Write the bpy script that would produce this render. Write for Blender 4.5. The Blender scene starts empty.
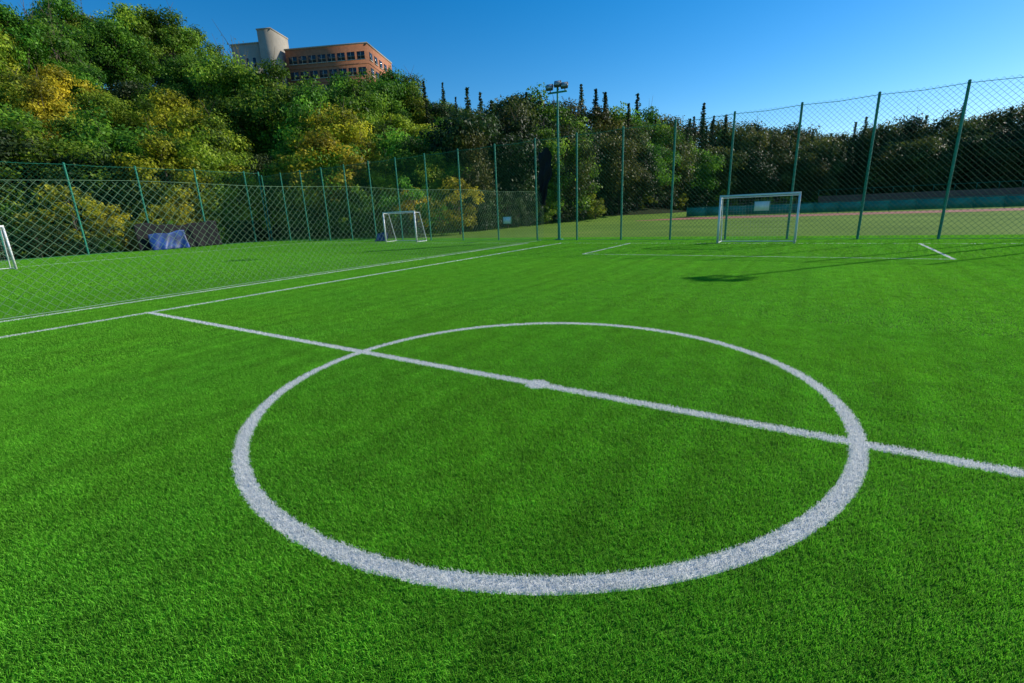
import bpy, math, random
import numpy as np
from mathutils import Matrix, Vector
rng=np.random.default_rng(7); random.seed(7)
S=bpy.context.scene
S.view_settings.view_transform='Standard'; S.view_settings.look='None'; S.view_settings.exposure=0; S.view_settings.gamma=1
COL=S.collection
SUN_AZ=math.radians(36.6); SUN_EL=math.radians(26)

# ---------------------------------------------------------------- helpers
def link(o,parent=None):
    COL.objects.link(o)
    if parent is not None: o.parent=parent
    return o
def mesh_np(name,V,F,mats=(),mi=None,smooth=False,col=None):
    V=np.asarray(V,np.float32).reshape(-1,3); F=np.asarray(F,np.int32)
    me=bpy.data.meshes.new(name); k=F.shape[1]
    me.vertices.add(len(V)); me.vertices.foreach_set('co',V.ravel())
    me.loops.add(F.size); me.loops.foreach_set('vertex_index',F.ravel())
    me.polygons.add(len(F)); me.polygons.foreach_set('loop_start',np.arange(0,F.size,k,dtype=np.int32))
    me.polygons.foreach_set('loop_total',np.full(len(F),k,np.int32))
    for m in mats: me.materials.append(m)
    if mi is not None: me.polygons.foreach_set('material_index',np.asarray(mi,np.int32))
    if smooth: me.polygons.foreach_set('use_smooth',np.ones(len(F),bool))
    me.update(calc_edges=True)
    if col is not None:
        a=me.color_attributes.new('tone','FLOAT_COLOR','POINT')
        c=np.ones((len(V),4),np.float32); c[:,0]=col; c[:,1]=col; c[:,2]=col
        a.data.foreach_set('color',c.ravel())
    return me
def obj(name,me,parent=None,loc=(0,0,0),rz=0,sc=1):
    o=bpy.data.objects.new(name,me); o.location=loc; o.rotation_euler=(0,0,rz)
    o.scale=(sc,sc,sc) if not hasattr(sc,'__len__') else sc
    return link(o,parent)
def empty(name,loc=(0,0,0),rz=0):
    o=bpy.data.objects.new(name,None); o.location=loc; o.rotation_euler=(0,0,rz); o.empty_display_size=.3
    return link(o)
def tubes(P0,P1,r0,r1=None,n=3):
    P0=np.asarray(P0,float).reshape(-1,3);P1=np.asarray(P1,float).reshape(-1,3)
    m=len(P0); r0=np.broadcast_to(np.asarray(r0,float),(m,)); r1=r0 if r1 is None else np.broadcast_to(np.asarray(r1,float),(m,))
    d=P1-P0; d/=np.linalg.norm(d,axis=1)[:,None]+1e-9
    ref=np.where(np.abs(d[:,2:3])>.9,np.array([[1.,0,0]]),np.array([[0,0,1.]]))
    a=np.cross(d,ref); a/=np.linalg.norm(a,axis=1)[:,None]; b=np.cross(d,a)
    t=np.arange(n)/n*2*math.pi+math.pi/4
    ring=a[:,None,:]*np.cos(t)[None,:,None]+b[:,None,:]*np.sin(t)[None,:,None]
    V=np.concatenate([P0[:,None]+ring*r0[:,None,None],P1[:,None]+ring*r1[:,None,None]],1).reshape(-1,3)
    i=np.arange(n); j=(i+1)%n
    f=np.stack([i,j,j+n,i+n],1)
    F=(f[None]+(np.arange(m)*2*n)[:,None,None]).reshape(-1,4)
    return V,F
def join(parts):
    Vs=[];Fs=[];o=0
    for V,F in parts:
        Vs.append(V);Fs.append(F+o);o+=len(V)
    return np.concatenate(Vs),np.concatenate(Fs)
def box(c,s,R=None):
    c=np.array(c,float);s=np.array(s,float)/2
    V=np.array([[x,y,z] for x in(-1,1) for y in(-1,1) for z in(-1,1)],float)*s
    if R is not None: V=V@R.T
    F=np.array([[0,1,3,2],[4,6,7,5],[0,4,5,1],[2,3,7,6],[0,2,6,4],[1,5,7,3]])
    return V+c,F

class NT:
    def __init__(s,mat): s.t=mat.node_tree; s.n=s.t.nodes; s.l=s.t.links
    def add(s,typ,**kw):
        n=s.n.new(typ)
        for k,v in kw.items(): setattr(n,k,v)
        return n
    def val(s,x,sock):
        if isinstance(x,(int,float)): sock.default_value=x
        else: s.l.new(x,sock)
    def m(s,op,a,b=None,c=None):
        n=s.add('ShaderNodeMath',operation=op); s.val(a,n.inputs[0])
        if b is not None: s.val(b,n.inputs[1])
        if c is not None: s.val(c,n.inputs[2])
        return n.outputs[0]
    def noise(s,vec,scale,detail=4,rough=.55):
        n=s.add('ShaderNodeTexNoise'); n.inputs['Scale'].default_value=scale; n.inputs['Detail'].default_value=detail; n.inputs['Roughness'].default_value=rough
        if vec is not None: s.l.new(vec,n.inputs['Vector'])
        return n.outputs['Fac']
    def ramp(s,fac,stops):
        n=s.add('ShaderNodeValToRGB'); e=n.color_ramp.elements
        while len(e)<len(stops): e.new(.5)
        for i,(p,c) in enumerate(stops): e[i].position=p; e[i].color=(*c,1)
        s.l.new(fac,n.inputs[0]); return n.outputs[0]
    def mix(s,f,a,b,bt='MIX'):
        n=s.add('ShaderNodeMix',data_type='RGBA',blend_type=bt)
        s.val(f,n.inputs[0])
        for x,k in((a,6),(b,7)):
            if isinstance(x,tuple): n.inputs[k].default_value=(*x,1)
            else: s.l.new(x,n.inputs[k])
        return n.outputs[2]
def newmat(name):
    m=bpy.data.materials.new(name); m.use_nodes=True; t=NT(m)
    b=t.n['Principled BSDF']; return m,t,b
def simple(name,c,rough=.6,metal=0,var=.25,scale=6,bump=0,spec=.5):
    m,t,b=newmat(name)
    co=t.add('ShaderNodeTexCoord').outputs['Object']
    f=t.noise(co,scale,5)
    lo=tuple(x*(1-var) for x in c); hi=tuple(min(1,x*(1+var)) for x in c)
    t.l.new(t.ramp(f,[(.3,lo),(.7,hi)]),b.inputs['Base Color'])
    b.inputs['Roughness'].default_value=rough; b.inputs['Metallic'].default_value=metal
    b.inputs['Specular IOR Level'].default_value=spec
    if bump:
        bn=t.add('ShaderNodeBump'); bn.inputs['Strength'].default_value=bump; t.l.new(t.noise(co,scale*4,6),bn.inputs['Height']); t.l.new(bn.outputs[0],b.inputs['Normal'])
    return m

# ---------------------------------------------------------------- turf material (shared by sheet and blades)
W=9.37;R=2.715;YC=19.16;PB=5.53;PY=13.5
def turf_mat(name,blade):
    m,t,b=newmat(name)
    pos=t.add('ShaderNodeNewGeometry').outputs['Position']
    sx=t.add('ShaderNodeSeparateXYZ'); t.l.new(pos,sx.inputs[0]); x0,y0=sx.outputs[0],sx.outputs[1]
    wob=t.noise(pos,30,3,.7); wx=t.m('MULTIPLY',t.m('SUBTRACT',wob,.5),.085)
    x=t.m('ADD',x0,wx); y=t.m('ADD',y0,wx)
    hw=.058
    def band(v,h=hw): return t.m('LESS_THAN',t.m('ABSOLUTE',v),h)
    ax=t.m('ABSOLUTE',x)
    r=t.m('SQRT',t.m('ADD',t.m('MULTIPLY',x,x),t.m('MULTIPLY',y,y)))
    def AND(a,*bs):
        for q in bs: a=t.m('MULTIPLY',a,q)
        return a
    ay=t.m('ABSOLUTE',y)
    L=[AND(band(y),t.m('LESS_THAN',ax,W+hw)), band(t.m('SUBTRACT',r,R)), t.m('LESS_THAN',r,.125),
       AND(band(t.m('SUBTRACT',ax,W)),t.m('LESS_THAN',ay,YC+hw)),
       AND(band(t.m('SUBTRACT',ay,YC),.028),t.m('LESS_THAN',ax,W+hw)),
       AND(band(t.m('SUBTRACT',ax,PB),.045),t.m('GREATER_THAN',ay,PY-.03),t.m('LESS_THAN',ay,YC)),
       AND(band(t.m('SUBTRACT',ay,PY),.030),t.m('LESS_THAN',ax,PB+.045)),
       AND(band(t.m('ADD',x,11.45)),t.m('LESS_THAN',ay,YC+hw)),
       AND(band(t.m('ADD',x,32.)),t.m('LESS_THAN',ay,YC+hw)),
       AND(band(t.m('SUBTRACT',ay,YC),.035),t.m('LESS_THAN',x,-11.45),t.m('GREATER_THAN',x,-32.0))]
    mk=L[0]
    for q in L[1:]: mk=t.m('MAXIMUM',mk,q)
    big=t.noise(pos,.35,4); fine=t.noise(pos,190,1); mid=t.noise(pos,3.5,3); clump=t.noise(pos,38,2)
    # roll direction of the carpet: faint lengthwise variation
    mp=t.add('ShaderNodeMapping'); mp.inputs['Scale'].default_value=(2.2,.10,1); t.l.new(pos,mp.inputs[0]); strk=t.noise(mp.outputs[0],1.6,4)
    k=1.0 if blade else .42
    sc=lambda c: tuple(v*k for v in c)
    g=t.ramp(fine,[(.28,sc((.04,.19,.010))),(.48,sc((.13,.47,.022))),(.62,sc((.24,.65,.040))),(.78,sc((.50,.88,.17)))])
    g=t.mix(t.m('MULTIPLY',t.ramp(big,[(.35,(0,0,0)),(.65,(1,1,1))]),.35),g,sc((.20,.49,.02)))
    v=t.add('ShaderNodeHueSaturation'); t.l.new(g,v.inputs['Color'])
    vv=t.m('MULTIPLY',t.m('ADD',t.m('MULTIPLY',mid,.7),.65),t.m('ADD',t.m('MULTIPLY',clump,1.1),.45))
    vv=t.m('MULTIPLY',vv,t.m('ADD',t.m('MULTIPLY',strk,.6),.72))
    t.l.new(vv,v.inputs['Value']); g=v.outputs[0]
    wh=t.ramp(fine,[(.30,(.38,.42,.34)),(.45,(.84,.84,.82)),(.8,(.93,.93,.91))])
    c=t.mix(mk,g,wh)
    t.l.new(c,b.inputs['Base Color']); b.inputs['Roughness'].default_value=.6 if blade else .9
    b.inputs['Specular IOR Level'].default_value=.15 if blade else .1
    if blade:
        tr=t.add('ShaderNodeBsdfTranslucent'); t.l.new(c,tr.inputs[0])
        mx=t.add('ShaderNodeMixShader'); mx.inputs[0].default_value=.42
        t.l.new(b.outputs[0],mx.inputs[1]); t.l.new(tr.outputs[0],mx.inputs[2]); t.l.new(mx.outputs[0],t.n['Material Output'].inputs[0])
    else:
        bn=t.add('ShaderNodeBump'); bn.inputs['Strength'].default_value=.6; bn.inputs['Distance'].default_value=.02; t.l.new(fine,bn.inputs['Height']); t.l.new(bn.outputs[0],b.inputs['Normal'])
    return m
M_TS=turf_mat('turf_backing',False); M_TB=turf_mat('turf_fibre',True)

TX0,TX1,TY0,TY1=-41.5,16.5,-26,23.6
V=[[TX0,TY0,0],[TX1,TY0,0],[TX1,TY1,0],[TX0,TY1,0]]
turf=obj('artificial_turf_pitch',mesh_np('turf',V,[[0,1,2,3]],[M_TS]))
def blades(n,size,h,w,seed):
    q=np.random.default_rng(seed)
    p=q.uniform(-size/2,size/2,(n,2)); a=q.uniform(0,2*math.pi,n); hh=h*q.uniform(.6,1.25,n)
    lean=q.normal(0,.40,(n,2))*hh[:,None]+np.array([-.04,-.10])*hh[:,None]
    d=np.stack([np.cos(a),np.sin(a)],1)*w/2*q.uniform(.7,1.3,(n,1))
    V=np.zeros((n,5,3))
    V[:,0,:2]=p-d; V[:,1,:2]=p+d
    V[:,2,:2]=p+d*.85+lean*.45; V[:,2,2]=hh*.62
    V[:,3,:2]=p-d*.85+lean*.45; V[:,3,2]=hh*.62
    V[:,4,:2]=p+lean*1.15; V[:,4,2]=hh*.98
    b=np.arange(n)[:,None]*5
    F=np.concatenate([b+np.array([[0,1,2]]),b+np.array([[0,2,3]]),b+np.array([[3,2,4]])])
    return mesh_np('turf_fibres',V.reshape(-1,3),F,[M_TB])
near=[blades(85000,2,.022,.0028,s) for s in(1,2,6)]
midp=[blades(27000,2,.023,.0055,s) for s in(3,4,7)]
farp=[blades(5500,2,.024,.018,s) for s in(5,8)]
cam_xy=np.array([2.29,-3.96]); fwd=np.array([-.546,.837])
nb=0
y=TY0+1
while y<TY1:
    x=TX0+1
    while x<TX1:
        d=np.array([x,y])-cam_xy; L=np.hypot(*d)
        if d@fwd>-2.2 and (L<3 or abs(math.degrees(math.atan2(d[0]*fwd[1]-d[1]*fwd[0],d@fwd)))<62):
            lib=near if L<7.5 else (midp if L<18 else farp)
            obj('fibre_tile',random.choice(lib),turf,(x,y,0.001),0); nb+=1
        x+=2
    y+=2

# ---------------------------------------------------------------- terrain
def sm(t): t=np.clip(t,0,1); return t*t*(3-2*t)
def H(x,y):
    x=np.asarray(x,float);y=np.asarray(y,float)
    s1=-(x+46); s2=np.minimum(-.85*(x+33)+.53*(y-34),-(x+8)*.8)
    s=np.maximum(s1,s2)
    h=27*sm(s/78)
    return h+np.where(s>3,.6*np.sin(x*.21)*np.cos(y*.17),0)*np.clip(s/20,0,1)
g1=np.concatenate([-np.geomspace(1800,220,10),np.arange(-200,201,4.),np.geomspace(220,1800,10)])
X,Y=np.meshgrid(g1,g1,indexing='ij'); Z=H(X,Y)-.03
n=len(g1); idx=np.arange(n*n).reshape(n,n)
F=np.stack([idx[:-1,:-1],idx[1:,:-1],idx[1:,1:],idx[:-1,1:]],-1).reshape(-1,4)
m,t,b=newmat('meadow_grass')
pos=t.add('ShaderNodeNewGeometry').outputs['Position']
a=t.ramp(t.noise(pos,.12,6),[(.3,(.11,.22,.02)),(.55,(.18,.32,.035)),(.75,(.28,.36,.06))])
a=t.mix(t.m('MULTIPLY',t.noise(pos,5,6,.7),.5),a,(.10,.16,.02))
sx=t.add('ShaderNodeSeparateXYZ'); t.l.new(pos,sx.inputs[0])
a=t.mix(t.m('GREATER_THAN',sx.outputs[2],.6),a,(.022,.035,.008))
t.l.new(a,b.inputs['Base Color']); b.inputs['Roughness'].default_value=.95; b.inputs['Specular IOR Level'].default_value=.1
bn=t.add('ShaderNodeBump'); bn.inputs['Strength'].default_value=.8; bn.inputs['Distance'].default_value=.1; t.l.new(t.noise(pos,9,5,.7),bn.inputs['Height']); t.l.new(bn.outputs[0],b.inputs['Normal'])
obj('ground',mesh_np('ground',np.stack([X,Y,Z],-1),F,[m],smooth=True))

# ---------------------------------------------------------------- vegetation
def leafmat(name,dark,mid,light,trans=.45):
    m,t,b=newmat(name)
    at=t.add('ShaderNodeAttribute',attribute_name='tone').outputs['Fac']
    c=t.ramp(at,[(.05,dark),(.5,mid),(.95,light)])
    oi=t.add('ShaderNodeObjectInfo').outputs['Random']
    hs=t.add('ShaderNodeHueSaturation'); t.l.new(c,hs.inputs['Color'])
    t.l.new(t.m('ADD',t.m('MULTIPLY',oi,.05),.48),hs.inputs['Hue']); t.l.new(t.m('ADD',t.m('MULTIPLY',t.m('FRACT',t.m('MULTIPLY',oi,7.3)),.7),.75),hs.inputs['Value'])
    t.l.new(hs.outputs[0],b.inputs['Base Color']); b.inputs['Roughness'].default_value=.55; b.inputs['Specular IOR Level'].default_value=.25
    tr=t.add('ShaderNodeBsdfTranslucent'); t.l.new(hs.outputs[0],tr.inputs[0])
    mx=t.add('ShaderNodeMixShader'); mx.inputs[0].default_value=trans
    t.l.new(b.outputs[0],mx.inputs[1]); t.l.new(tr.outputs[0],mx.inputs[2]); t.l.new(mx.outputs[0],t.n['Material Output'].inputs[0])
    return m
L_GREEN=leafmat('leaves_green',(.035,.085,.008),(.12,.25,.02),(.27,.44,.035))
L_OLIVE=leafmat('leaves_olive',(.07,.11,.008),(.22,.31,.02),(.42,.48,.035))
L_GOLD=leafmat('leaves_golden',(.13,.13,.010),(.42,.38,.022),(.66,.56,.035))
L_DARK=leafmat('leaves_dark',(.012,.028,.007),(.034,.066,.013),(.075,.115,.022),.25)
L_BROWN=leafmat('leaves_brown',(.035,.045,.01),(.09,.105,.02),(.17,.18,.03),.35)
M_BARK=simple('bark',(.09,.07,.05),.9,bump=.4)
def leaves(P,N,size,q,asp=1.):
    n=len(P)
    N=N+q.normal(0,.55,(n,3)); N/=np.linalg.norm(N,axis=1)[:,None]
    t=np.cross(N,q.normal(size=(n,3))); t/=np.linalg.norm(t,axis=1)[:,None]; bb=np.cross(N,t)
    s=size*q.uniform(.6,1.3,(n,1))
    V=np.stack([P-t*s*.5,P+bb*s*.32*asp,P+t*s*.5,P-bb*s*.32*asp],1).reshape(-1,3)
    F=np.arange(n*4).reshape(-1,4); return V,F
def trunk_path(q,h,r,n=6,bend=.03):
    P=[np.zeros(3)]
    for i in range(n): P.append(P[-1]+np.array([q.normal(0,bend*h/n*3),q.normal(0,bend*h/n*3),h/n]))
    P=np.array(P); rr=np.linspace(r,r*.25,n+1); return P,rr
def decid(seed,mat,h=10,wr=.34,nc=80,npl=230,ls=.27,base=.04,twigs=0,rmin=.05,rmax=.12):
    q=np.random.default_rng(seed)
    P,rr=trunk_path(q,h*.8,h*.02)
    parts=[tubes(P[:-1],P[1:],rr[:-1],rr[1:],6)]
    cc=[];
    cz=h*(base+1)/2; rz=h*(1-base)/2
    while len(cc)<nc:
        v=q.normal(size=3); v/=np.linalg.norm(v); v*=q.uniform(.3,1)**.6
        lob=1+.28*math.sin(3*math.atan2(v[1],v[0])+seed)+.18*math.sin(6*v[2]+seed+2*v[0])
        taper=1-.3*max(0,v[2])
        cc.append(np.array([v[0]*wr*h*lob*taper,v[1]*wr*h*lob*taper,cz+v[2]*rz*(.9+.1*math.sin(seed+4*v[0]))]))
    cc=np.array(cc)
    for c in cc[::2]:
        k=min(len(P)-2,max(1,int(c[2]/(h*.8)*6*.6))); s=P[k]; mid=(s+c)/2+np.array([0,0,-.05*h])
        parts.append(tubes([s,mid],[mid,c],[rr[k]*.45,rr[k]*.28],[rr[k]*.28,.015],4))
    for i in range(twigs):
        c=cc[q.integers(nc)]; d=np.array([q.normal(0,.3),q.normal(0,.3),1.]); e=c+d*h*.2
        parts.append(tubes([c],[e],[.035],[.01],3))
    Vt,Ft=join(parts)
    rad=h*q.uniform(rmin,rmax,nc); tone=q.uniform(.02,.98,nc)
    Ps=[];Ns=[];T=[]
    for c,r,tn in zip(cc,rad,tone):
        k=int(npl*(r/(h*.1))**2); v=q.normal(size=(k,3)); v/=np.linalg.norm(v,axis=1)[:,None]
        rr_=r*q.uniform(.25,1.35,(k,1))**.7
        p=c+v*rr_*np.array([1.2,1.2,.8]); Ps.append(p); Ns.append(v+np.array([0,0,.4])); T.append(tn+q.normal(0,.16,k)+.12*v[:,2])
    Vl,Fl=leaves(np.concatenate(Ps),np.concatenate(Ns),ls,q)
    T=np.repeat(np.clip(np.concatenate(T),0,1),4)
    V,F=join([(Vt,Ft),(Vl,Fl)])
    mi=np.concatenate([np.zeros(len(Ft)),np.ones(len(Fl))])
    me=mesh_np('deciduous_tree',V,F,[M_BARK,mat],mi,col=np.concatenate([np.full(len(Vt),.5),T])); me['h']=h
    return me
def spruce(seed,mat,h=16,wr=.2,dens=1.):
    q=np.random.default_rng(seed)
    P,rr=trunk_path(q,h*.98,h*.014,6,.004)
    parts=[tubes(P[:-1],P[1:],rr[:-1],rr[1:],6)]
    Ps=[];Ns=[];T=[];z=h*.06
    while z<h*.985:
        Rz=wr*h*(1-z/h)**1.0*q.uniform(.7,1.2)+.06
        nbz=int(8*q.uniform(.8,1.2))
        for i in range(nbz):
            a=q.uniform(0,2*math.pi); L=Rz*q.uniform(.65,1.15); u=np.array([math.cos(a),math.sin(a),0])
            k=max(5,int(17*L*dens)); tt=q.uniform(.1,1,k)
            p=np.array([0,0,z])+u*(tt*L)[:,None]+np.array([0,0,1.])*(-.28*tt*L+.12*(tt**2)*L)[:,None]+q.normal(0,.07,(k,3))*np.array([1,1,1.2])
            side=np.cross(u,[0,0,1.]); p+=side*(q.normal(0,.16,k)*L*(1.1-tt))[:,None]
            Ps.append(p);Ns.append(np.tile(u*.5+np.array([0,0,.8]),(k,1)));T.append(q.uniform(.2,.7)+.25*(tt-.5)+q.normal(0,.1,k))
            parts.append(tubes([[0,0,z]],[np.array([0,0,z])+u*L*.8+np.array([0,0,-.17*L])],[.03],[.008],3))
        z+=h*.022
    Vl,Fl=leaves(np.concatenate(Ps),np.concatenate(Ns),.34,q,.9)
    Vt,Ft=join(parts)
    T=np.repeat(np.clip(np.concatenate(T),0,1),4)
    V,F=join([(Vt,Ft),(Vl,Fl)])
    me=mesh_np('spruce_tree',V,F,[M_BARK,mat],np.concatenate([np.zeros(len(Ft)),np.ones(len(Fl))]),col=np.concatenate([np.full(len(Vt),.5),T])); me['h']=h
    return me
def var(me,mat):
    m2=me.copy(); m2.materials[1]=mat; return m2
d1=decid(11,L_GREEN);d2=decid(12,L_GREEN,wr=.38);d3=decid(13,L_OLIVE,wr=.28,twigs=10);d4=decid(14,L_OLIVE,wr=.34,nc=65)
GREEN=[d1,d2,var(d4,L_GREEN),var(d3,L_GREEN)];OLIVE=[d3,d4,var(d1,L_OLIVE)];GOLD=[var(d2,L_GOLD),var(d3,L_GOLD)]
DARKD=[var(d1,L_DARK),var(d3,L_DARK)]; BRD=[var(d1,L_BROWN),var(d4,L_BROWN),var(d2,L_BROWN)]
tall=decid(21,L_BROWN,h=14,wr=.17,nc=80,npl=200,ls=.32,base=.12); tall2=decid(22,L_DARK,h=14,wr=.22,nc=80,npl=200,ls=.32,base=.08)
BAREM=decid(25,L_BROWN,h=10,wr=.3,nc=50,npl=14,ls=.2,base=.2,twigs=60)
SP=[spruce(31,L_DARK),spruce(32,L_DARK,wr=.17),spruce(33,L_GREEN,wr=.22)]
SHR=[decid(41,L_OLIVE,h=4,wr=.5,nc=45,npl=120,ls=.17,base=.0),decid(42,L_GOLD,h=4,wr=.5,nc=45,npl=120,ls=.17,base=0)]; SHR.append(var(SHR[0],L_GREEN)); SHR.append(var(SHR[1],L_DARK))
AZT=[-100,-75.5,-71.9,-66,-62.3,-60.5,-59,-54.4,-49.8,-47,-44,-40.5,-38.8,-35,-31,-25.6,-21,-18.1,-14,-11.9,-4.3,1.7,8.6,13.1,40]
ELT=[16.5,17.3,17.9,18.2,17.3,16.0,15.0,14.1,14.3,14.6,15.4,13.8,13.4,12.8,13.3,12.3,11.3,11.2,9.2,9.4,7.6,6.9,7.1,6.7,6.4]
CX,CY=2.29,-3.96
def plant(lib,name,az,d,top=None,hh=None,wmin=0):
    x=CX+d*math.sin(math.radians(az));y=CY+d*math.cos(math.radians(az)); z=float(H(x,y))
    if top is not None:
        hh=1.75+d*math.tan(math.radians(top))-z
    if hh<1.8: return
    me=random.choice(lib); s=hh/me['h']/.97
    w=max(s*random.uniform(.85,1.1),wmin)
    if s*me['h']>14 and me['h']<12: w=min(w,1.35)
    obj(name,me,None,(x,y,z-.15),random.uniform(0,6.28),(w,w,s))
def cap(az): return float(np.interp(az,AZT,ELT))
def polar(az,d): return CX+d*math.sin(math.radians(az)),CY+d*math.cos(math.radians(az))
# hillside, skyline row
for off,dh in((0,13.5),(-1.4,11.)):
    az=-86.
    while az<-37:
        c=cap(az)+random.uniform(-1.1,.4)+off
        best=None
        for d in np.arange(54,125,2.):
            x,y=polar(az,d)
            if not(x<-45 or y>28): continue
            e=abs(1.75+d*math.tan(math.radians(c))-float(H(x,y))-dh)
            if best is None or e<best[0]: best=(e,d)
        d=best[1]+random.uniform(-3,3)
        if -47<az<-42: lib,nm=(GREEN,'deciduous_tree') if random.random()<.75 else (SP,'spruce_tree')
        elif az>-42: lib,nm=(SP,'spruce_tree') if random.random()<.6 else (DARKD+GREEN,'deciduous_tree')
        else: lib,nm=random.choice([GREEN,OLIVE,GREEN,GREEN,GREEN]),'deciduous_tree'
        plant(lib,nm,az,d,top=c)
        if off==0 and (-84<az<-72 or -63<az<-60) and random.random()<.6: plant([BAREM],'bare_tree',az+.4,d,top=c+.9)
        az+=random.uniform(1.3,2.1)
# hillside fill
rows=[(50,57,6,11.),(55,66,8,12.5),(63,76,8,12.5),(74,90,8,11),(84,104,6,9.5)]
for (da,db,ha,hb) in rows:
    az=-88.
    while az<-37:
        d=random.uniform(da,db); x,y=polar(az,d)
        if x<-44.5 or y>26.5:
            z=float(H(x,y)); mx=1.75+d*math.tan(math.radians(cap(az)-1.2))-z
            hh=min(random.uniform(ha,hb),mx)
            lib=random.choice([GREEN,OLIVE,OLIVE,GREEN,GREEN,GREEN,DARKD,GOLD]) if az<-47 else random.choice([GREEN,DARKD,OLIVE])
            if random.random()<.35 and -62<az<-48 and d<66: lib=GOLD
            plant(lib,'deciduous_tree',az,d,hh=hh)
        az+=random.uniform(2.0,3.6)
for d0 in np.arange(52,112,9):
    az=-88.
    while az<-38:
        d=d0+random.uniform(-3,3); x,y=polar(az,d)
        if (x<-46 or y>29) and float(H(x,y))>.5: plant(random.choice([[SHR[0]],[SHR[2]],[SHR[3]],[SHR[3]]]),'shrub',az,d,hh=random.uniform(2.,4.))
        az+=random.uniform(1.8,2.8)*60/d0
# shrubs just behind the left and rear-left fences
for yy in np.arange(-16,24,1.9):
    x=-45+random.uniform(-1.2,.8)
    obj('shrub',random.choice(SHR[:3]),None,(x,yy,-.1),random.uniform(0,6.28),random.uniform(.75,1.35))
for yy in np.arange(-16,24,1.3):
    obj('shrub',random.choice([SHR[3],SHR[2],SHR[3]]),None,(-42.9+random.uniform(-.3,.3),yy,-.1),random.uniform(0,6.28),random.uniform(.35,.6))
for xx in np.arange(-44,-24,1.9):
    obj('shrub',random.choice(SHR[:3]),None,(xx,27+random.uniform(-.8,2)+max(0,(xx+34))*.35,-.1),random.uniform(0,6.28),random.uniform(.75,1.4))
# woodland edge beyond the neighbouring field
for row in range(3):
    az=-37.
    while az<34:  # runs on past the right view edge; unseen trees added to cast shadows
        d=float(np.interp(az,[-37,-30,-20,-10,0,15,34],[52,62,76,100,112,116,118]))+row*7+random.uniform(-2,2)
        con=random.random()<(.5 if az<-18 else .34) if row else random.random()<.2
        c=cap(az)*(1,.93,.8)[2-row]+random.uniform(-1.3,.1)
        if row==0: c=cap(az)*.7+random.uniform(-1,.6)
        if con: lib,nm=SP[:2],'spruce_tree'; c+=random.uniform(-.2,1.0)
        elif az<-17: lib,nm=random.choice([([tall2,tall],'poplar_tree'),(DARKD+GREEN,'deciduous_tree'),(BRD+GREEN,'deciduous_tree')])
        else: lib,nm=random.choice([([tall,tall2],'poplar_tree'),(BRD,'deciduous_tree'),(BRD+GREEN[:1]+DARKD,'deciduous_tree')])
        plant(lib,nm,az,d,top=c,wmin=0 if az<-17 else (.8 if not con else .8))
        az+=random.uniform(1.0,1.8)*(75/d if d>75 else 1)
for row in range(2):
  for az in np.arange(-37,22,1.3):
    d=float(np.interp(az,[-37,-30,-20,-10,0,15,34],[50,59,73,97,109,113,115]))+random.uniform(-1,1)+row*16
    plant([SHR[3],SHR[0]],'shrub',az,d,hh=random.uniform(2.6,4.5)+row*2)

# ---------------------------------------------------------------- building on the hill
M_BRICK=simple('orange_brick',(.38,.145,.065),.85,var=.18,scale=1.5)
M_CONC=simple('grey_concrete',(.33,.29,.23),.9,var=.15,scale=.4)
M_GLASS=simple('window_glass',(.03,.04,.05),.12,var=.3,scale=.5)
M_FR=simple('pale_trim',(.45,.40,.32),.7)
bld=empty('orange_brick_building',(-110.1,74.0,0),math.atan2(.436,.9))
L=20.5; D=16; zb,zt=22,41
def part(name,pr,mat,parent): return obj(name,mesh_np(name,*pr,[mat]),parent)
part('main_block',box((L/2,D/2,(zb+zt)/2),(L,D,zt-zb)),M_BRICK,bld)
part('roof_parapet',box((L/2,D/2,zt+.15),(L+.3,D+.3,.3)),M_CONC,bld)
part('penthouse',box((L*.3,D*.5,zt+.8),(9,7,1.2)),M_BRICK,bld)
win=[];fr=[]
for st in range(5):
    z=zt-2.3-st*3.3
    for k in range(8):
        xx=1.7+k*(L-3.4)/7
        win.append(box((xx,-.02,z),(1.9,.1,1.6))); fr.append(box((xx,-.06,z-.9),(2.2,.24,.16))); fr.append(box((xx,-.06,z),(.1,.12,1.6)))
    for k in range(5):
        yy=1.8+k*(D-3.6)/4
        win.append(box((L+.02,yy,z),(.1,1.7,1.6))); fr.append(box((L+.06,yy,z-.9),(.24,2.0,.16)))
part('windows',join(win),M_GLASS,bld); part('window_sills',join(fr),M_FR,bld)
part('floor_bands',join([box((L/2,D/2,zt-4.1-s*3.3),(L+.16,D+.16,.2)) for s in range(5)]),M_BRICK,bld)
tw=empty('concrete_tower',(-116.0,70.1,0),math.atan2(.436,.9))
part('tower_shaft',box((-.9,2,(20+42)/2),(7.4,8,22)),M_CONC,tw)
part('stair_shaft',box((4.5,1,(20+44.5)/2),(3.4,7,24.5)),M_CONC,tw)
part('coping',join([box((-.9,2,42.15),(7.6,8.2,.3)),box((4.5,1,44.65),(3.6,7.2,.3))]),M_CONC,tw)
part('slit_windows',join([box((-3+k*1.9,-2.02,38-s*4),(.7,.1,2.2)) for k in range(3) for s in range(4)]),M_GLASS,tw)

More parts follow.
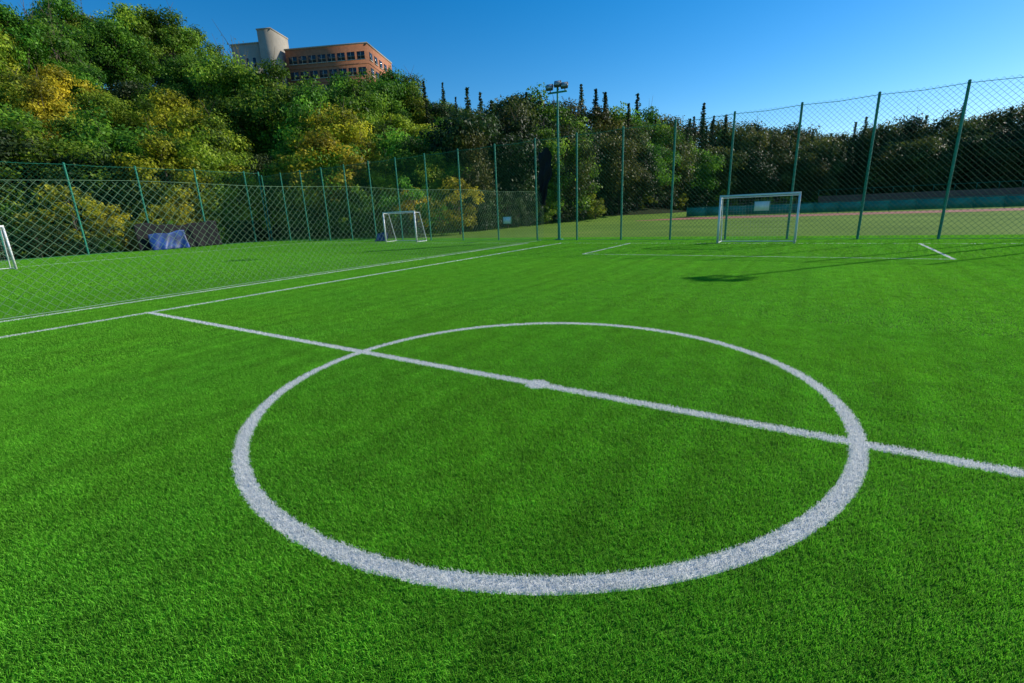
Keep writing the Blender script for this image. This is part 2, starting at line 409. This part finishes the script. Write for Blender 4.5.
# ---------------------------------------------------------------- fences & nets
M_TEAL=simple('teal_paint',(.015,.24,.15),.45,var=.2)
M_WIRE=simple('green_netting',(.012,.10,.055),.85,var=.2,scale=1,spec=.15)
M_WHITE=simple('white_paint',(.8,.8,.79),.4,var=.05)
M_NETG=simple('pale_green_netting',(.20,.33,.19),.8,var=.2,spec=.2)
M_NETW=simple('white_goal_netting',(.5,.5,.47),.8,var=.1)
def diamond(length,height,cell,r,sag=.06,seg=.9,seed=0,z0=0.03,slope=1.0,wav=0.):
    q=np.random.default_rng(seed); ph=q.uniform(0,6,6)
    P0=[];P1=[]
    hs=height/slope
    for sgn in(1,-1):
        k=-hs
        while k<length+hs:
            s0=k; s1=k+sgn*hs
            a,b_=0.,1.
            ds=s1-s0
            for lim,s in((0,1),(length,-1)):
                va=s*(s0-lim); dd=s*ds
                if dd>0: a=max(a,-va/dd)
                else: b_=min(b_,-va/dd)
            if b_-a>.02:
                nn=max(1,int((b_-a)*height*1.4/seg)); tt=np.linspace(a,b_,nn+1)
                p=np.stack([s0+ds*tt,0*tt,z0+height*tt],1); P0.append(p[:-1]);P1.append(p[1:])
            k+=cell
    P0=np.concatenate(P0);P1=np.concatenate(P1)
    def w(p):
        s=p[:,0];z=p[:,2]; e=np.sin(np.clip((z-z0)/height,0,1)*math.pi)
        p=p.copy()
        p[:,1]+=sag*e*(np.sin(s*.7+ph[0])+.5*np.sin(s*1.9+z+ph[1]))
        p[:,0]+=wav*e*np.sin(z*1.7+s*.9+ph[2])*1.0
        p[:,2]+=wav*e*np.sin(s*1.1+ph[3]+z*.8)
        return p
    return tubes(w(P0),w(P1),r,n=3)
def fence(name,p0,p1,posts,height,cell,r,rail_z,prad=.038,seed=0):
    p0=np.array(p0,float);p1=np.array(p1,float); Ln=np.hypot(*(p1-p0)); e=empty(name,(p0[0],p0[1],0),math.atan2(*(p1-p0)[::-1]))
    part('mesh',diamond(Ln,height,cell,r,.05,1.1,seed,wav=.03),M_WIRE,e)
    pr=[];
    for s in posts:
        pr.append(tubes([[s,0.06,0]],[[s,0.06,height+.08]],prad,n=10))
        pr.append(tubes([[s,0.06,height+.08]],[[s,0.06,height+.11]],prad*1.2,0.005,n=10))
    part('posts',join(pr),M_TEAL,e)
    rl=[]
    for z in rail_z:
        a=np.array(posts[:-1]);b_=np.array(posts[1:]); mid=(a+b_)/2; dz=.05 if z>2 else .0
        rl.append(tubes(np.stack([a,0*a,0*a+z],1),np.stack([mid,0*a,0*a+z-dz],1),.012,n=4)); rl.append(tubes(np.stack([mid,0*a,0*a+z-dz],1),np.stack([b_,0*a,0*a+z],1),.012,n=4))
    part('rails',join(rl),M_TEAL,e)
    return e
FY=21.4
fx=[-40.5,-37.6,-34.8,-32,-29.2,-26.4,-23.6,-20.8,-17.9,-15,-12.15,-9.5,-6.85,-4.2,-1.55,1.1,3.75,6.4,9.1,11.8,14.5]
fence('rear_netting_fence',(-40.5,FY),(14.5,FY),[x+40.5 for x in fx],5.7,.2,.0048,[.04,5.68],prad=.05,seed=3)
ly=[-24,-20,-16,-12,-8,-4,0,4,8,12,16,20]
fence('side_netting_fence',(-40.6,-24),(-40.6,FY-.1),[v+24 for v in ly]+[45.3],6.0,.3,.0075,[.04,5.98],prad=.065,seed=4)
fence('side_netting_fence',(14.6,FY),(14.6,-14),[0.01]+list(np.arange(3,35.4,3)),5.7,.2,.0045,[.04,5.68],prad=.05,seed=5)
# dividing net between the two pitches
dn=empty('divider_net',(-11.65,-16,0),math.pi/2)
part('mesh',diamond(37.3,2.75,.2,.0038,.10,.3,9,wav=.05),M_NETG,dn)
part('ropes',join([tubes([[s,0,2.79-.03*math.sin(s)]for s in np.arange(0,37,1.)],[[s+1,0,2.79-.03*math.sin(s+1)]for s in np.arange(0,37,1.)],.005,n=5),tubes([[s,.03*math.sin(s*2),.035]for s in np.arange(0,37,.5)],[[s+.5,.03*math.sin(s*2+1),.035]for s in np.arange(0,37,.5)],.012,n=5)]),M_NETG,dn)

# floodlight masts
M_LAMP=simple('lamp_housing',(.05,.06,.06),.4); M_LG=simple('lamp_glass',(.35,.38,.4),.15)
def mast(x,y,hh,rz):
    e=empty('floodlight_mast',(x,y,0),rz)
    part('pole',tubes([[0,0,0]],[[0,0,hh]],.085,.05,n=12),M_TEAL,e)
    part('base_plate',join([box((0,0,.03),(.4,.4,.05))]+[box((sx*.14,sy*.14,.07),(.03,.03,.06)) for sx in(-1,1) for sy in(-1,1)]),M_TEAL,e)
    part('ladder_rungs',join([tubes([[-.16,.0,z]],[[.16,.0,z]],.014,n=5) for z in np.arange(1.2,hh-.4,.4)]),M_TEAL,e)
    part('crossarm',join([box((0,0,hh-.05),(1.1,.08,.08)),box((0,0,hh+.1),(.08,.08,.3))]),M_TEAL,e)
    hp=[];gl=[]
    for sx in(-.42,.05,.44):
        a=math.radians(-32); Rx=np.array([[1,0,0],[0,math.cos(a),-math.sin(a)],[0,math.sin(a),math.cos(a)]])
        z=hh+(.22 if sx!=.05 else .34)
        hp.append(box((sx,-.1,z),(.38,.16,.3),Rx)); hp.append(box((sx,.02,z+.02),(.2,.18,.2),Rx)); gl.append(box(np.array([sx,-.1,z])+Rx@np.array([0,-.085,0]),(.32,.01,.24),Rx))
        hp.append(box((sx,0,z-.2),(.05,.05,.2)))
    part('lamp_housings',join(hp),M_LAMP,e); part('lamp_glass',join(gl),M_LG,e)
mast(-10.8,21.75,8.1,0.15); mast(10.5,21.75,8.1,-.15)

# goals
def goal(loc,rz,w=3.0,h=2.0,dt=.5,db=1.0):
    e=empty('football_goal',loc,rz)
    fr=[]
    c=.04
    for sx in(-w/2,w/2): fr.append(box((sx,0,h/2),(2*c,2*c,h)))
    fr.append(box((0,0,h+c-.002),(w+2*c,2*c,2*c)))
    part('front_frame',join(fr),M_WHITE,e)
    br=[]
    for sx in(-w/2,w/2):
        br.append(tubes([[sx,.03,h-.02],[sx,dt,h-.04],[sx,db,.03]],[[sx,dt,h-.04],[sx,db,.03],[sx,.03,.03]],.022,n=8))
    br.append(tubes([[-w/2,db,.03],[-w/2,dt,h-.04]],[[w/2,db,.03],[w/2,dt,h-.04]],.02,n=8))
    part('back_frame',join(br),M_WHITE,e)
    P0=[];P1=[];cs=.12
    for s in np.arange(-w/2,w/2+.01,cs):
        P0+=[[s,.03,h-.03],[s,dt,h-.06]];P1+=[[s,dt,h-.06],[s,db,.05]]
    for k in np.arange(0,1.01,cs/2):
        y_=dt+(db-dt)*k; z_=(h-.06)*(1-k)+.05*k; P0.append([-w/2,y_,z_]);P1.append([w/2,y_,z_])
        for sx in(-w/2,w/2): P0.append([sx,.03,z_]);P1.append([sx,y_,z_])
    for yy in np.arange(.1,dt,cs): P0.append([-w/2,yy,h-.045]);P1.append([w/2,yy,h-.045])
    for yy in np.arange(.1,db,cs):
        zt_=h-.05 if yy<dt else (h-.05)*(db-yy)/(db-dt)
        for sx in(-w/2,w/2): P0.append([sx,yy,.03]);P1.append([sx,yy,zt_])
    part('net',tubes(P0,P1,.002,n=3),M_NETW,e)
goal((0,YC+.02,0),0); goal((-22.3,20.0,0),0.0); goal((-30.3,.75,0),math.pi/2)

# black cloth bundle hung on rear fence, small notice boards
M_BLK=simple('black_cloth',(.008,.008,.010),.9,bump=.3)
nu,nv=10,26
Vb=[]
for j in range(nv):
    tz=j/(nv-1); z=5.1-3.1*tz; wd=.8*(.75+.35*math.sin(tz*4.2+.4)+.1*math.sin(tz*17)); cx=.12*math.sin(tz*5)
    for i in range(nu):
        u=i/(nu-1)-.5; Vb.append([cx+u*wd,-.08-.1*math.sin(u*14+tz*3)*(.4+tz)-.05*math.sin(tz*20+u*5),z+.12*math.sin(u*6)*(1 if j in(0,nv-1) else .2)])
ii=np.arange(nu*nv).reshape(nv,nu); Fb=np.stack([ii[:-1,:-1],ii[1:,:-1],ii[1:,1:],ii[:-1,1:]],-1).reshape(-1,4)
obj('black_cloth_bundle',mesh_np('cloth',Vb,Fb,[M_BLK],smooth=True),None,(-11.5,FY-.02,0))
for (x,z,w_,h_) in((-.05,1.55,.62,.42),(-14.2,1.25,.55,.4)):
    e=empty('notice_board',(x,FY-.1,z))
    part('panel',box((0,0,0),(w_,.02,h_)),M_WHITE,e)
    part('frame',join([box((0,-.002,h_/2+.012),(w_+.05,.03,.025)),box((0,-.002,-h_/2-.012),(w_+.05,.03,.025)),box((w_/2+.012,-.002,0),(.025,.028,h_)),box((-w_/2-.012,-.002,0),(.025,.028,h_))]),M_TEAL,e)

def sheet(name,p0,p1,z0,z1,mat,amp,seed,off=.1):
    p0=np.array(p0,float);p1=np.array(p1,float);Ln=np.hypot(*(p1-p0)); nu=int(Ln/.12)+1;nv=16;Vb=[]
    for j in range(nv):
        for i in range(nu):
            s=i/(nu-1)*Ln;t_=j/(nv-1)
            zt_=z1+.10*math.sin(s*1.3+seed)+.05*math.sin(s*4.1)
            Vb.append([s,off+amp*(math.sin(s*3.1+t_*2+seed)*.5+math.sin(s*8.3+t_*5)*.25)*(1.2-t_)+.25*(1-t_)**2,z0+(zt_-z0)*t_])
    ii=np.arange(nu*nv).reshape(nv,nu); Fb=np.stack([ii[:-1,:-1],ii[:-1,1:],ii[1:,1:],ii[1:,:-1]],-1).reshape(-1,4)
    o=obj(name,mesh_np(name,Vb,Fb,[mat],smooth=True),None,(p0[0],p0[1],0),math.atan2(*(p1-p0)[::-1]))
    md=o.modifiers.new('thick','SOLIDIFY'); md.thickness=.01
M_BLUE=simple('blue_tarpaulin',(.006,.045,.20),.5,var=.6,scale=2,bump=.3)
sheet('black_windscreen',(-40.2,16.6),(-40.2,10.8),.05,1.9,M_BLK,.12,1)
sheet('blue_tarpaulin',(-39.7,13.9),(-39.7,11.4),.03,1.3,M_BLUE,.22,2)
sheet('blue_tarpaulin',(-24.4,20.9),(-25.5,20.9),.03,.7,M_BLUE,.2,4)

# running track, teal barrier and terrace beyond the neighbouring field
M_TRK=simple('red_track',(.34,.11,.06),.9,var=.15,scale=.6)
V=[[-18,57,-.012],[140,73,-.012],[140,83,-.012],[-18,67,-.012]]
obj('running_track',mesh_np('track',V,[[0,1,2,3]],[M_TRK]))
M_BAR=simple('teal_panels',(.02,.26,.16),.6,var=.25,scale=.8)
M_RED=simple('red_brown_wall',(.30,.12,.07),.85,var=.2,scale=.7)
rz=math.atan2(16,156)
e=empty('teal_barrier_fence',(-14,68.5,0),rz)
pn=[];ps=[]
for k in range(60):
    pn.append(box((k*2.6+1.3,0,.68),(2.52,.05,1.2))); ps.append(box((k*2.6,0,.7),(.07,.09,1.4)))
part('panels',join(pn),M_BAR,e); part('posts',join(ps),M_TEAL,e); part('rail',box((78,0,1.38),(156,.06,.05)),M_TEAL,e)
e=empty('spectator_terrace',(2,90,0),rz)
part('steps',join([box((40,k*.9,(.9+.45*k)/2),(80,.9-.004,.9+.45*k)) for k in range(4)]),M_RED,e)
part('handrail',join([box((40,3.5,3.2),(80,.05,.05))]+[box((x_,3.5,2.7),(.05,.05,1.0)) for x_ in np.arange(0,80.1,2.5)]),M_TEAL,e)

# ---------------------------------------------------------------- light, sky, camera
w=bpy.data.worlds.new('World'); S.world=w; w.use_nodes=True; nt=w.node_tree
sky=nt.nodes.new('ShaderNodeTexSky'); sky.sky_type='NISHITA'; sky.sun_disc=False; sky.sun_elevation=SUN_EL; sky.sun_rotation=SUN_AZ
sky.air_density=1.0; sky.dust_density=.15; sky.ozone_density=3.5; sky.altitude=300
hs=nt.nodes.new('ShaderNodeHueSaturation'); hs.inputs['Saturation'].default_value=1.4
nt.links.new(sky.outputs[0],hs.inputs['Color'])
nt.links.new(hs.outputs[0],nt.nodes['Background'].inputs[0]); nt.nodes['Background'].inputs[1].default_value=.148
sl=bpy.data.lights.new('sun','SUN'); sl.energy=5.0; sl.angle=math.radians(.5); sl.color=(1,.94,.82)
so=link(bpy.data.objects.new('sun',sl)); dirv=Vector((math.sin(SUN_AZ)*math.cos(SUN_EL),math.cos(SUN_AZ)*math.cos(SUN_EL),math.sin(SUN_EL)))
so.rotation_euler=dirv.to_track_quat('Z','Y').to_euler(); so.location=(30,30,40)
cd=bpy.data.cameras.new('camera'); cam=link(bpy.data.objects.new('camera',cd)); S.camera=cam
cd.sensor_width=36; cd.lens=466.5*36/1024; cd.clip_end=5000; cd.clip_start=.05
Mx=Matrix.Rotation(.5784,4,'Z')@Matrix.Rotation(math.pi/2-.2710,4,'X')@Matrix.Rotation(-.0408,4,'Z')
cam.matrix_world=Matrix.Translation((2.2926,-3.961,1.75))@Mx
print('tiles',nb,'objects',len(bpy.data.objects))
